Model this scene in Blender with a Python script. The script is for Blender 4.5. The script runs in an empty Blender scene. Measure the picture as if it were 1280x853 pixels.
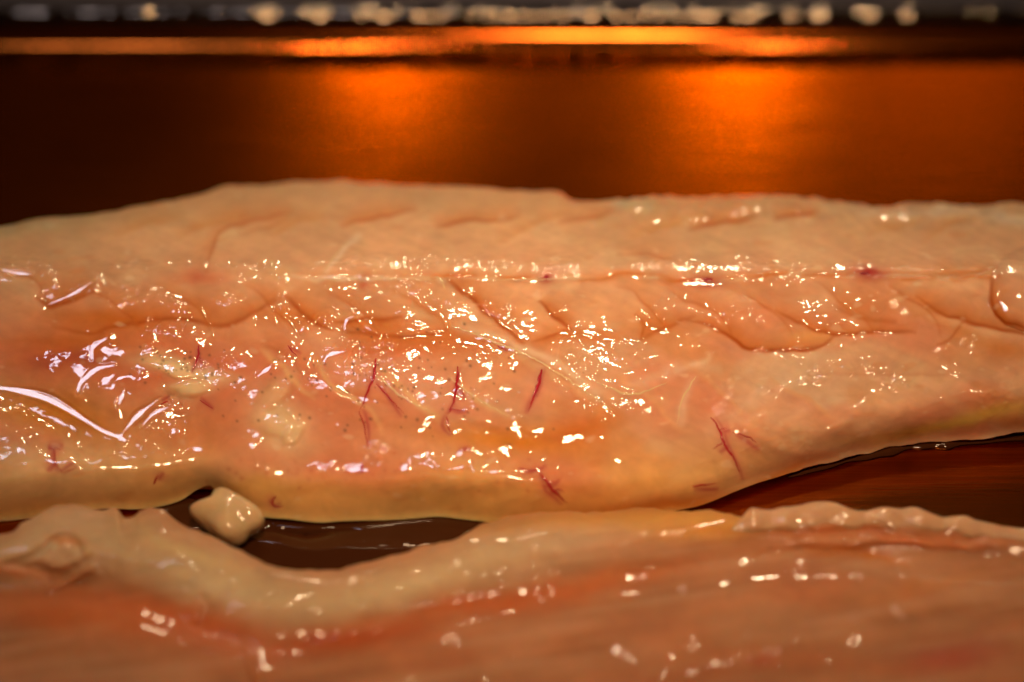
import bpy, math, random
import numpy as np

# ------------------------------------------------------------------ camera, world, lamps
S = bpy.context.scene
COL = S.collection
TH = math.radians(38.0)          # camera pitch below the horizon
LENS, DIST = 90.0, 0.30          # macro lens, metres to the focus point
FOC = np.array([0.0, 0.0, 0.010])
FWD = np.array([0.0, math.cos(TH), -math.sin(TH)])
UPV = np.array([0.0, math.sin(TH), math.cos(TH)])
CAM = FOC - FWD * DIST
K = 36.0 / LENS / 1280.0         # tangent per photo pixel

cam = bpy.data.objects.new('camera', bpy.data.cameras.new('camera'))
COL.objects.link(cam)
cam.location = CAM
cam.rotation_euler = (math.pi / 2 - TH, 0, 0)
cam.data.lens = LENS
cam.data.sensor_width = 36.0
cam.data.clip_start = 0.01
cam.data.clip_end = 50.0
cam.data.dof.use_dof = True
cam.data.dof.focus_distance = DIST - 0.002
cam.data.dof.aperture_fstop = 8.5
S.camera = cam

W = bpy.data.worlds.new('World')
S.world = W
W.use_nodes = True
W.node_tree.nodes['Background'].inputs[0].default_value = (1.0, 0.55, 0.34, 1)
W.node_tree.nodes['Background'].inputs[1].default_value = 0.022

S.view_settings.view_transform = 'Standard'
S.view_settings.look = 'None'
S.view_settings.exposure = 0.0
S.view_settings.gamma = 1.0
S.cycles.use_denoising = True
S.cycles.sample_clamp_indirect = 6.0
S.cycles.max_bounces = 10


def lamp(name, loc, target, power, color, shape, sx, sy=None, spread=180):
    d = bpy.data.lights.new(name, 'AREA')
    d.energy = power
    d.color = color
    d.shape = shape
    d.size = sx
    if sy:
        d.size_y = sy
    d.spread = math.radians(spread)
    o = bpy.data.objects.new(name, d)
    COL.objects.link(o)
    o.location = loc
    v = np.array(target) - np.array(loc)
    import mathutils
    o.rotation_euler = mathutils.Vector(v).to_track_quat('-Z', 'Y').to_euler()
    return o


WARM = (1.0, 0.76, 0.46)
lamp('far_lamp', (-0.047, 0.62, 0.262), (0.0, 0.06, 0.0), 0.21, WARM, 'DISK', 0.026)
lamp('far_lamp', (0.088, 0.625, 0.268), (0.0, 0.06, 0.0), 0.28, WARM, 'DISK', 0.026)
for (x, y, z, p) in [(-0.060, 0.34, 0.46, .0135), (0.085, 0.32, 0.47, .0125), (-0.045, 0.21, 0.55, .0135), (0.095, 0.18, 0.55, .0125)]:
    lamp('added_glint_light', (x, y, z), (0.0, 0.07, 0.0), p, (1.0, 0.73, 0.43), 'DISK', 0.015, None, 42)  # small lights added above and behind to give the wet film its glints
lamp('far_lamp', (0.17, 0.62, 0.30), (0.0, 0.06, 0.0), 0.035, (1.0, 0.66, 0.36), 'DISK', 0.09)
lamp('added_front_key', (0.03, -0.20, 0.44), (0.005, 0.014, 0.0), 0.052, (1.0, 0.66, 0.37), 'DISK', 0.07, None, 26)  # added front key; narrow spread lights the belly edge, leaves the near fillet dark
WIN = np.array([-0.18, 0.31, 0.83])                     # a window, high up behind at the left
lamp('window_light', tuple(WIN), (0, 0.03, 0), 0.45, (0.84, 0.84, 1.0), 'RECTANGLE', 0.09, 0.09)

# ------------------------------------------------------------------ helpers
U0, U1, V0, V1 = -230, 1510, 170, 1070     # canvas, in photo pixels
CH, CW = V1 - V0, U1 - U0
UU, VV = np.meshgrid(np.arange(U0, U1, dtype=np.float64), np.arange(V0, V1, dtype=np.float64))


def noise(su, sv, seed, ang=0.0):
    """Smooth random field of unit deviation; su, sv in pixels along a direction turned by ang."""
    rng = np.random.default_rng(seed)
    w = rng.standard_normal((CH, CW))
    fy = np.fft.fftfreq(CH)[:, None]
    fx = np.fft.rfftfreq(CW)[None, :]
    c, s = math.cos(ang), math.sin(ang)
    a, b = fx * c + fy * s, -fx * s + fy * c
    g = np.exp(-2 * (math.pi ** 2) * ((a * su) ** 2 + (b * sv) ** 2))
    r = np.fft.irfft2(np.fft.rfft2(w) * g, s=(CH, CW))
    return (r - r.mean()) / r.std()


WU = UU + 3.5 * noise(26, 22, 1) + 0.9 * noise(6, 6, 3)
WV = VV + 3.0 * noise(26, 22, 2) + 0.9 * noise(6, 6, 4)


def spline(pts, n=10):
    p = np.array(pts, float)
    if len(p) < 3:
        t = np.linspace(0, 1, n)[:, None]
        return p[0] * (1 - t) + p[-1] * t
    q = np.vstack([2 * p[0] - p[1], p, 2 * p[-1] - p[-2]])
    out = []
    for i in range(1, len(q) - 2):
        for t in np.linspace(0, 1, n, endpoint=False):
            a, b, c, d = q[i - 1], q[i], q[i + 1], q[i + 2]
            out.append(0.5 * (2 * b + (c - a) * t + (2 * a - 5 * b + 4 * c - d) * t * t + (3 * b - a - 3 * c + d) * t ** 3))
    out.append(p[-1])
    return np.array(out)


def field(pts, margin, warp=True):
    """distance, side (+ = right-hand side when walking in image space, i.e. below a left-to-right line), parameter."""
    p = spline(pts, 5)
    x0, y0 = p.min(0) - margin
    x1, y1 = p.max(0) + margin
    i0, i1 = int(max(0, x0 - U0)), int(min(CW, x1 - U0 + 1))
    j0, j1 = int(max(0, y0 - V0)), int(min(CH, y1 - V0 + 1))
    sl = (slice(j0, j1), slice(i0, i1))
    X, Y = (WU[sl], WV[sl]) if warp else (UU[sl], VV[sl])
    best = np.full(X.shape, 1e9)
    side = np.zeros(X.shape)
    par = np.zeros(X.shape)
    L = np.concatenate([[0], np.cumsum(np.linalg.norm(np.diff(p, axis=0), axis=1))])
    for k in range(len(p) - 1):
        a, d = p[k], p[k + 1] - p[k]
        l2 = max(1e-9, d @ d)
        t = np.clip(((X - a[0]) * d[0] + (Y - a[1]) * d[1]) / l2, 0, 1)
        dx, dy = X - a[0] - t * d[0], Y - a[1] - t * d[1]
        dd = np.hypot(dx, dy)
        m = dd < best
        best = np.where(m, dd, best)
        side = np.where(m, np.sign(d[0] * dy - d[1] * dx), side)
        par = np.where(m, (L[k] + t * math.sqrt(l2)) / L[-1], par)
    return sl, best, side, par


def taper(par, e=0.5):
    return np.clip(4 * par * (1 - par), 0, 1) ** e


def ridge(z, pts, w, amp, e=0.5, warp=True):
    sl, d, s, par = field(pts, 3 * w, warp)
    z[sl] += amp * np.exp(-(d / w) ** 2) * taper(par, e)


def step(z, pts, sharp, fade, amp, e=0.5):
    """A flake edge: the + side stands proud by amp and dies away over fade; the other side stays."""
    sl, d, s, par = field(pts, 3 * fade)
    sd = d * s
    z[sl] += amp * 0.5 * (1 + np.tanh(sd / sharp)) * np.exp(-np.maximum(sd, 0) / fade) * taper(par, e)


def mixc(c, sl, a, rgb):
    a = np.clip(a, 0, 1)[..., None]
    c[sl] = c[sl] * (1 - a) + np.array(rgb) * a


def paint(c, pts, w, rgb, a, e=0.4, warp=True):
    sl, d, s, par = field(pts, 3 * w, warp)
    mixc(c, sl, a * np.exp(-(d / w) ** 2) * taper(par, e), rgb)


def paint_side(c, pts, near, far, rgb, a, sgn, e=0.5):
    """Colour that stops short at the flake edge and fades away on the side sgn."""
    sl, d, s, par = field(pts, 3 * far)
    sd = d * s * sgn
    f = np.where(sd > 0, np.exp(-(sd / far) ** 1.3), np.exp(-(sd / near) ** 2))
    mixc(c, sl, a * f * taper(par, e), rgb)


def scatter(z, dens, n, seed, smin, smax, slope):
    """n little wet bumps (bubbles, beads of juice, torn fibre ends) placed by the density map; heights in mm."""
    rng = np.random.default_rng(seed)
    p = np.clip(dens, 0, None).ravel() ** 1.5
    idx = rng.choice(p.size, n, p=p / p.sum())
    vs, us_ = np.unravel_index(idx, dens.shape)
    for v, u in zip(vs, us_):
        s0 = rng.uniform(smin, smax)
        s1 = s0 * (rng.uniform(1.2, 4.0) if rng.random() < 0.35 else 1.0)
        a = rng.normal(0.25, 0.6)
        R = int(3 * s1) + 1
        if v < R or u < R or v >= CH - R or u >= CW - R:
            continue
        y, x = np.mgrid[-R:R + 1, -R:R + 1]
        ca, sa = math.cos(a), math.sin(a)
        q = ((x * ca - y * sa) / s1) ** 2 + ((x * sa + y * ca) / s0) ** 2
        z[v - R:v + R + 1, u - R:u + R + 1] += slope * rng.uniform(0.5, 1.2) * s0 * 0.094 * np.exp(-q)


def blobm(u, v, ru, rv, ang=0, warp=True, p=1.0):
    X, Y = (WU, WV) if warp else (UU, VV)
    ca, sa = math.cos(math.radians(ang)), math.sin(math.radians(ang))
    dx, dy = X - u, Y - v
    return np.exp(-((((dx * ca + dy * sa) / ru) ** 2 + ((-dx * sa + dy * ca) / rv) ** 2) ** p))


ALL = (slice(None), slice(None))


def blob(c, u, v, ru, rv, rgb, a, ang=0, p=1.0):
    mixc(c, ALL, a * blobm(u, v, ru, rv, ang, True, p), rgb)


def bilin(cv, u, v):
    x = np.clip(np.asarray(u, float) - U0, 0, CW - 1.001)
    y = np.clip(np.asarray(v, float) - V0, 0, CH - 1.001)
    i, j = x.astype(int), y.astype(int)
    fx, fy = x - i, y - j
    if cv.ndim == 3:
        fx, fy = fx[..., None], fy[..., None]
    return (cv[j, i] * (1 - fx) + cv[j, i + 1] * fx) * (1 - fy) + (cv[j + 1, i] * (1 - fx) + cv[j + 1, i + 1] * fx) * fy


def world(u, v, z):
    """Where the sight line of a photo pixel meets the height z (metres)."""
    u, v, z = np.broadcast_arrays(np.asarray(u, float), np.asarray(v, float), np.asarray(z, float))
    a, b = (u - 640) * K, -(v - 426.5) * K
    d = FWD + a[..., None] * np.array([1.0, 0, 0]) + b[..., None] * UPV
    s = (z - CAM[2]) / d[..., 2]
    return CAM + s[..., None] * d


def link_mesh(name, verts, faces, mat, parent=None, col=None, extra=None, smooth=True, shell=None):
    me = bpy.data.meshes.new(name)
    verts = np.asarray(verts, np.float32)
    faces = np.asarray(faces, np.int32)
    n = faces.shape[1]
    me.vertices.add(len(verts))
    me.vertices.foreach_set('co', verts.ravel())
    me.loops.add(faces.size)
    me.loops.foreach_set('vertex_index', faces.ravel())
    me.polygons.add(len(faces))
    me.polygons.foreach_set('loop_start', np.arange(0, faces.size, n, dtype=np.int32))
    me.update(calc_edges=True)
    me.validate()
    me.polygons.foreach_set('use_smooth', np.full(len(me.polygons), smooth))
    if col is not None:
        at = me.attributes.new('flesh_colour', 'FLOAT_COLOR', 'POINT')
        c4 = np.ones((len(verts), 4), np.float32)
        c4[:, :3] = col
        at.data.foreach_set('color', c4.ravel())
    if extra is not None:
        at = me.attributes.new('grain', 'FLOAT', 'POINT')
        at.data.foreach_set('value', np.asarray(extra, np.float32))
    me.materials.append(mat)
    o = bpy.data.objects.new(name, me)
    COL.objects.link(o)
    if parent:
        o.parent = parent
    return o


def grid_faces(R, C, cyc_r=False, cyc_c=False):
    r = np.arange(R if cyc_r else R - 1)
    c = np.arange(C if cyc_c else C - 1)
    rr, cc = np.meshgrid(r, c, indexing='ij')
    r2, c2 = (rr + 1) % R, (cc + 1) % C
    return np.stack([rr * C + cc, r2 * C + cc, r2 * C + c2, rr * C + c2], -1).reshape(-1, 4)


def tag(o, label=None, cat=None, group=None, kind=None):
    if label: o['label'] = label
    if cat: o['category'] = cat
    if group: o['group'] = group
    if kind: o['kind'] = kind
    return o


def empty(name, loc=(0, 0, 0)):
    o = bpy.data.objects.new(name, None)
    o.empty_display_size = 0.01
    COL.objects.link(o)
    o.location = loc
    return o


# ------------------------------------------------------------------ materials
def new_mat(name):
    m = bpy.data.materials.new(name)
    m.use_nodes = True
    return m, m.node_tree, m.node_tree.nodes['Principled BSDF']


def noise_node(nt, scale, detail=3, stretch=None, dist=0.0):
    tc = nt.nodes.new('ShaderNodeTexCoord')
    mp = nt.nodes.new('ShaderNodeMapping')
    if stretch:
        mp.inputs['Scale'].default_value = stretch
    nt.links.new(tc.outputs['Object'], mp.inputs['Vector'])
    n = nt.nodes.new('ShaderNodeTexNoise')
    n.inputs['Scale'].default_value = scale
    n.inputs['Detail'].default_value = detail
    n.inputs['Distortion'].default_value = dist
    nt.links.new(mp.outputs['Vector'], n.inputs['Vector'])
    return n


def flesh(name, const=None, sss=0.65, scale=0.0026, rough=0.45, coat=1.0, bump=0.05, coat_rough=0.02, fine=1100, film=True):
    m, nt, b = new_mat(name)
    if const is None:
        at = nt.nodes.new('ShaderNodeAttribute')
        at.attribute_name = 'flesh_colour'
        src = at.outputs['Color']
    else:
        rgb = nt.nodes.new('ShaderNodeRGB')
        rgb.outputs[0].default_value = (*const, 1)
        src = rgb.outputs[0]
    n = noise_node(nt, 420, 5, None, 0.6)
    rmp = nt.nodes.new('ShaderNodeMapRange')
    rmp.inputs['From Min'].default_value = 0.25
    rmp.inputs['From Max'].default_value = 0.75
    rmp.inputs['To Min'].default_value = 0.90
    rmp.inputs['To Max'].default_value = 1.08
    nt.links.new(n.outputs['Fac'], rmp.inputs['Value'])
    mul = nt.nodes.new('ShaderNodeVectorMath')
    mul.operation = 'SCALE'
    nt.links.new(src, mul.inputs[0])
    nt.links.new(rmp.outputs[0], mul.inputs['Scale'])
    nt.links.new(mul.outputs[0], b.inputs['Base Color'])
    b.inputs['Subsurface Weight'].default_value = sss
    b.inputs['Subsurface Radius'].default_value = (1.0, 0.45, 0.22)
    b.inputs['Subsurface Scale'].default_value = scale
    b.inputs['Roughness'].default_value = rough
    b.inputs['IOR'].default_value = 1.38
    b.inputs['Specular IOR Level'].default_value = 0.12
    b.inputs['Coat Weight'].default_value = coat
    b.inputs['Coat Roughness'].default_value = coat_rough
    b.inputs['Coat IOR'].default_value = 1.5
    fn = noise_node(nt, fine, 3)
    bp = nt.nodes.new('ShaderNodeBump')
    bp.inputs['Strength'].default_value = bump
    bp.inputs['Distance'].default_value = 0.0006
    nt.links.new(fn.outputs['Fac'], bp.inputs['Height'])
    nt.links.new(bp.outputs['Normal'], b.inputs['Normal'])
    # the film of juice: beads and ripples in the coat only, as strong as the grain of the mesh says
    wn = noise_node(nt, 1150 if film else 700, 0.6)
    ga = nt.nodes.new('ShaderNodeAttribute')
    ga.attribute_name = 'grain'
    gm = nt.nodes.new('ShaderNodeMath')
    gm.operation = 'MULTIPLY'
    nt.links.new(wn.outputs['Fac'], gm.inputs[0])
    if film:
        nt.links.new(ga.outputs['Fac'], gm.inputs[1])
    else:
        gm.inputs[1].default_value = 0.35
    bp2 = nt.nodes.new('ShaderNodeBump')
    bp2.inputs['Strength'].default_value = 1.0
    bp2.inputs['Distance'].default_value = 0.00042
    nt.links.new(gm.outputs[0], bp2.inputs['Height'])
    nt.links.new(bp2.outputs['Normal'], b.inputs['Coat Normal'])
    return m


M_FLESH = flesh('raw_fish_flesh')
M_FRONT = flesh('raw_fish_flesh_front', bump=0.06, coat=0.28)
M_VEIN = flesh('blood_red', (0.38, 0.010, 0.018), film=False, sss=0.0, scale=0.0006, bump=0.15)
M_CLOT = flesh('dark_blood', (0.28, 0.006, 0.012), film=False, sss=0.0, scale=0.0006, bump=0.1)
M_STRAND = flesh('pale_sinew', (0.68, 0.47, 0.25), film=False, sss=0.0, scale=0.0012, bump=0.15)
M_FAT = flesh('cream_fat', (0.60, 0.42, 0.23), film=False, sss=0.7, scale=0.0015, bump=0.2)
M_FRILL = flesh('pale_wet_membrane', (0.56, 0.32, 0.18), film=False, sss=0.85, scale=0.0018, bump=0.2)


def metal(name, colr, r0, r1, aniso_bump, stretch, tint=(1, 1, 1), broad=0.0):
    m, nt, b = new_mat(name)
    b.inputs['Metallic'].default_value = 1.0
    b.inputs['Specular Tint'].default_value = (*tint, 1)
    n1 = noise_node(nt, 60, 4, stretch)
    n2 = noise_node(nt, 22, 3)
    mr = nt.nodes.new('ShaderNodeMapRange')
    mr.inputs['From Min'].default_value = 0.3
    mr.inputs['From Max'].default_value = 0.7
    mr.inputs['To Min'].default_value = r0
    mr.inputs['To Max'].default_value = r1
    nt.links.new(n2.outputs['Fac'], mr.inputs['Value'])
    nt.links.new(mr.outputs[0], b.inputs['Roughness'])
    cr = nt.nodes.new('ShaderNodeValToRGB')
    cr.color_ramp.elements[0].position = 0.3
    cr.color_ramp.elements[0].color = (*[c * 0.62 for c in colr], 1)
    cr.color_ramp.elements[1].position = 0.7
    cr.color_ramp.elements[1].color = (*colr, 1)
    nt.links.new(n1.outputs['Fac'], cr.inputs['Fac'])
    nt.links.new(cr.outputs['Color'], b.inputs['Base Color'])
    bp = nt.nodes.new('ShaderNodeBump')
    bp.inputs['Strength'].default_value = aniso_bump
    bp.inputs['Distance'].default_value = 0.001
    nt.links.new(n1.outputs['Fac'], bp.inputs['Height'])
    nt.links.new(bp.outputs['Normal'], b.inputs['Normal'])
    if broad:
        b2 = nt.nodes.new('ShaderNodeBsdfPrincipled')
        b2.inputs['Metallic'].default_value = 1.0
        b2.inputs['Specular Tint'].default_value = (*tint, 1)
        b2.inputs['Roughness'].default_value = 0.52
        nt.links.new(cr.outputs['Color'], b2.inputs['Base Color'])
        nt.links.new(bp.outputs['Normal'], b2.inputs['Normal'])
        mx = nt.nodes.new('ShaderNodeMixShader')
        mx.inputs[0].default_value = broad
        nt.links.new(b.outputs[0], mx.inputs[1])
        nt.links.new(b2.outputs[0], mx.inputs[2])
        nt.links.new(mx.outputs[0], nt.nodes['Material Output'].inputs['Surface'])
    return m


M_COPPER = metal('brushed_copper', (0.36, 0.080, 0.010), 0.16, 0.20, 0.05, (1.0, 45.0, 1.0), (1.0, 0.36, 0.08), 0.03)
M_WALL = metal('polished_copper', (0.36, 0.080, 0.010), 0.12, 0.15, 0.02, (1.0, 12.0, 12.0), (1.0, 0.36, 0.08))
M_RIM = metal('bright_steel_rim', (0.20, 0.155, 0.12), 0.012, 0.02, 0.0, (1.0, 12.0, 12.0))

m, nt, b = new_mat('clear_water')
b.inputs['Base Color'].default_value = (1, 1, 1, 1)
b.inputs['Transmission Weight'].default_value = 1.0
b.inputs['Roughness'].default_value = 0.01
b.inputs['IOR'].default_value = 1.33
M_WATER = m
m, nt, b = new_mat('brown_juice_and_gap_dark')
b.inputs['Base Color'].default_value = (0.045, 0.013, 0.004, 1)  # juice brown, also used to darken the gap floor
b.inputs['Roughness'].default_value = 0.02
b.inputs['IOR'].default_value = 1.34
M_JUICE_GAP_DARK = m
m, nt, b = new_mat('grey_counter')
n = noise_node(nt, 30, 5)
cr = nt.nodes.new('ShaderNodeValToRGB')
cr.color_ramp.elements[0].color = (0.035, 0.030, 0.036, 1)
cr.color_ramp.elements[1].color = (0.07, 0.06, 0.07, 1)
nt.links.new(n.outputs['Fac'], cr.inputs['Fac'])
nt.links.new(cr.outputs['Color'], b.inputs['Base Color'])
b.inputs['Roughness'].default_value = 0.9
b.inputs['Specular IOR Level'].default_value = 0.05
M_COUNTER = m

# ------------------------------------------------------------------ setting: counter; the tray
yy = np.linspace(-1.2, 1.6, 8)
xx = np.linspace(-1.6, 1.6, 8)
cv = np.array([[x, y, -0.003] for y in yy for x in xx])
tag(link_mesh('counter_top', cv, grid_faces(8, 8)[:, ::-1], M_COUNTER, smooth=False), kind='structure')

tray = tag(empty('baking_tray', (0, 0, -0.002)),
           'shallow copper coloured metal tray with a rolled rim under the two raw fillets', 'tray')
Y_COVE = world(640, 66, 0)[1]       # where the flat floor ends at the back
Y_FRONT, XH, RC = -0.155, 0.23, 0.03


def rrect(off, z, n=14, fine=False):
    """Rounded rectangle of the floor outline grown by off."""
    cx, hx = 0.0, XH
    pts = []
    cors = [(hx - RC, Y_COVE - RC, 0), (-hx + RC, Y_COVE - RC, 90), (-hx + RC, Y_FRONT + RC, 180), (hx - RC, Y_FRONT + RC, 270)]
    for (x, y, a0) in cors:
        for k in range(n + 1):
            a = math.radians(a0 + 90 * k / n)
            pts.append((x + (RC + off) * math.cos(a), y + (RC + off) * math.sin(a), z))
        if fine and a0 == 0:                                     # the far side, finely divided
            p0 = pts[-1]
            for k in range(1, 700):
                pts.append((p0[0] + (-2 * p0[0]) * k / 700, p0[1], z))
    return pts


def sweep(profile, name, mat, fine=False):
    rows = np.array([rrect(o_, z_ + 0.002, 14, fine) for (o_, z_) in profile])
    R, C = rows.shape[:2]
    return link_mesh(name, rows.reshape(-1, 3), grid_faces(R, C, False, True), mat, tray)


prof = [(0, 0)] + [(0.004 * math.sin(a), 0.004 * (1 - math.cos(a))) for a in np.radians(np.linspace(1, 58, 14))]
prof += [(0.0036, 0.0026)]
sweep(prof, 'tray_wall', M_WALL)
rc = (0.0048, 0.0028)
rimo = sweep([(rc[0] + 0.0015 * math.cos(a), rc[1] + 0.0015 * math.sin(a)) for a in np.linspace(math.pi * 1.08, -math.pi * 0.75, 22)], 'tray_rim', M_RIM, True)
MM_ = 0.001
rv = np.zeros(len(rimo.data.vertices) * 3, np.float32)
rimo.data.vertices.foreach_get('co', rv)
rv = rv.reshape(-1, 3)
for (u_, h_) in [(153, 1), (322, .8), (348, .7), (470, .5), (530, .9), (575, .9), (611, 1.1), (633, .9), (650, 1), (720, .9), (733, .9), (788, 1.1), (836, 1), (872, .6), (955, 1), (1010, .5), (1082, .9), (1133, .9), (1152, .8), (1230, .7), (1262, 1)]:
    x_ = (u_ - 640) * K * 0.418                        # little beads and dents left along the rim
    rv[:, 2] += 0.00012 * h_ * np.exp(-((rv[:, 0] - x_) / 0.0009) ** 2) * (rv[:, 1] > Y_COVE - 0.002)
    rv[:, 1] -= 0.00008 * h_ * np.exp(-((rv[:, 0] - x_) / 0.0009) ** 2) * (rv[:, 1] > Y_COVE - 0.002)
dr = np.random.default_rng(8)
for w_, a_ in [(.0028, .007), (.0041, .016), (.0059, .034), (.0083, .060)]:
    dn = a_ * MM_ * np.sin(2 * math.pi * rv[:, 0] / w_ + dr.uniform(0, 6) + 90 * rv[:, 2])
    rv[:, 2] += dn
    rv[:, 1] -= 0.7 * dn
rimo.data.vertices.foreach_set('co', rv.ravel())
rimo.data.update()
fl = np.array(rrect(0, 0.002))
ins = np.array(rrect(-0.02, 0.002))
ring = np.vstack([fl, ins])
C_ = len(fl)
fo = [ [i, (i + 1) % C_, C_ + (i + 1) % C_, C_ + i] for i in range(C_)]
# floor: ring plus centre fan
cen = len(ring)
ring = np.vstack([ring, [[0, (Y_COVE + Y_FRONT) / 2, 0.002]]])
tri = [[C_ + i, C_ + (i + 1) % C_, cen, cen] for i in range(C_)]
me = bpy.data.meshes.new('tray_floor')
me.from_pydata([tuple(p) for p in ring], [], [tuple(f) for f in fo] + [tuple(t[:3]) for t in tri])
me.materials.append(M_COPPER)
o = bpy.data.objects.new('tray_floor', me)
COL.objects.link(o)
o.parent = tray

# ------------------------------------------------------------------ the large fillet
n4, n8, n20, n40, n80 = noise(3.2, 2.6, 11), noise(8, 6, 12), noise(22, 14, 13), noise(45, 25, 14), noise(90, 50, 15)
fib = noise(26, 2.2, 16, math.radians(24))
fib2 = noise(30, 2.0, 17, math.radians(-20))
MM = 0.001


def interp(pts, u):
    p = spline(pts, 8)
    return np.interp(u, p[:, 0], p[:, 1])


TOP = [(-230, 330), (-100, 300), (0, 283), (60, 272), (90, 270), (150, 262), (235, 246), (290, 233), (345, 230), (410, 227), (470, 229), (520, 233),
       (600, 234), (660, 238), (698, 240), (712, 249), (735, 252), (800, 247), (880, 247), (950, 244), (1010, 247), (1060, 255), (1110, 258), (1160, 253), (1230, 257), (1280, 253), (1400, 262), (1510, 290)]
BOT = [(-230, 655), (-100, 655), (0, 652), (60, 642), (120, 636), (190, 634), (225, 626), (246, 613), (262, 607), (272, 616), (292, 632), (330, 646), (400, 652), (480, 652), (560, 648), (630, 656), (700, 652),
       (800, 644), (870, 634), (930, 610), (985, 592), (1040, 577), (1130, 556), (1210, 549), (1280, 541), (1400, 525), (1510, 500)]
us = np.arange(U0 + 6, U1 - 6, 1.3)
vt, vb = interp(TOP, us), interp(BOT, us)
rngE = np.random.default_rng(5)


def ragged(sig, amp, seed):
    r = np.random.default_rng(seed).standard_normal(len(us) + 400)
    k = np.exp(-0.5 * (np.arange(-60, 61) / (sig / 1.3)) ** 2)
    r = np.convolve(r, k, 'same')[200:-200]
    return amp * r / r.std()


vt = vt + ragged(9, 0.8, 1) + ragged(4, 0.5, 2) * np.clip((us - 680) / 60, 0.3, 1.6)
vb = vb + ragged(16, 0.9, 3) + ragged(5, 0.5, 4) * np.clip((us - 950) / 60, 0.2, 1.6)
vt_c = interp(TOP, UU[0])
vb_c = interp(BOT, UU[0])
T = (VV - vt_c[None]) / (vb_c - vt_c)[None]
V_CR = 336.0                                            # the crest runs straight along the fillet
kb = np.hanning(91); kb /= kb.sum()
vb_s = np.convolve(np.pad(vb_c, 45, mode='edge'), kb, 'valid')
Tf = (VV - V_CR) / (vb_s - V_CR)[None]
Zf = np.interp(Tf, [-1, 0, .15, .32, .48, .62, .74, .83, .90, .955, 1.0, 1.1], [12.0, 12.0, 11.4, 10.4, 9.3, 8.1, 6.7, 5.3, 3.9, 2.3, 0.5, 0.3])
Zb = 12.0 - 0.31 * (V_CR - VV) * 0.094 / 0.62 - 1.6 * np.exp(-np.clip((VV - vt_c[None]) / 14.0, -1, 20))
Z = np.where(VV > V_CR, Zf, Zb)
kz = np.hanning(41); kz /= kz.sum()
Z = np.apply_along_axis(lambda a: np.convolve(np.pad(a, 20, mode='edge'), kz, 'valid'), 0, Z)

# --- broad shapes
Z += (0.10 + 0.12 * np.clip(T / 0.5, 0, 1)) * n80 + 0.10 * np.clip(T / 0.4, 0.2, 1) * n40
Z -= 0.9 * blobm(70, 522, 110, 34, 18)                 # juice-filled hollow at the left
Z += 1.0 * blobm(60, 590, 150, 26, -4)
Z += 1.0 * blobm(268, 575, 62, 34, 0)                  # rounded bulge above the notch
Z -= 1.3 * blobm(215, 520, 40, 30)
Z -= 0.3 * blobm(640, 545, 95, 24, 3)                  # translucent hollow
Z += 0.9 * blobm(600, 600, 230, 22, 0)
Z += 0.5 * blobm(560, 500, 160, 45, 8)
RL = np.hypot((WU - 1296) / 58, (WV - 360) / 52)
Z += 1.0 * np.clip(1.15 - RL ** 2, 0, 1) ** 0.6      # rounded lobe at the right edge
Z += 0.7 * blobm(1090, 520, 150, 22, -8)
Z += 0.5 * blobm(940, 395, 90, 34, 10)
Z += 0.5 * blobm(1130, 385, 90, 34, 6)
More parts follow.
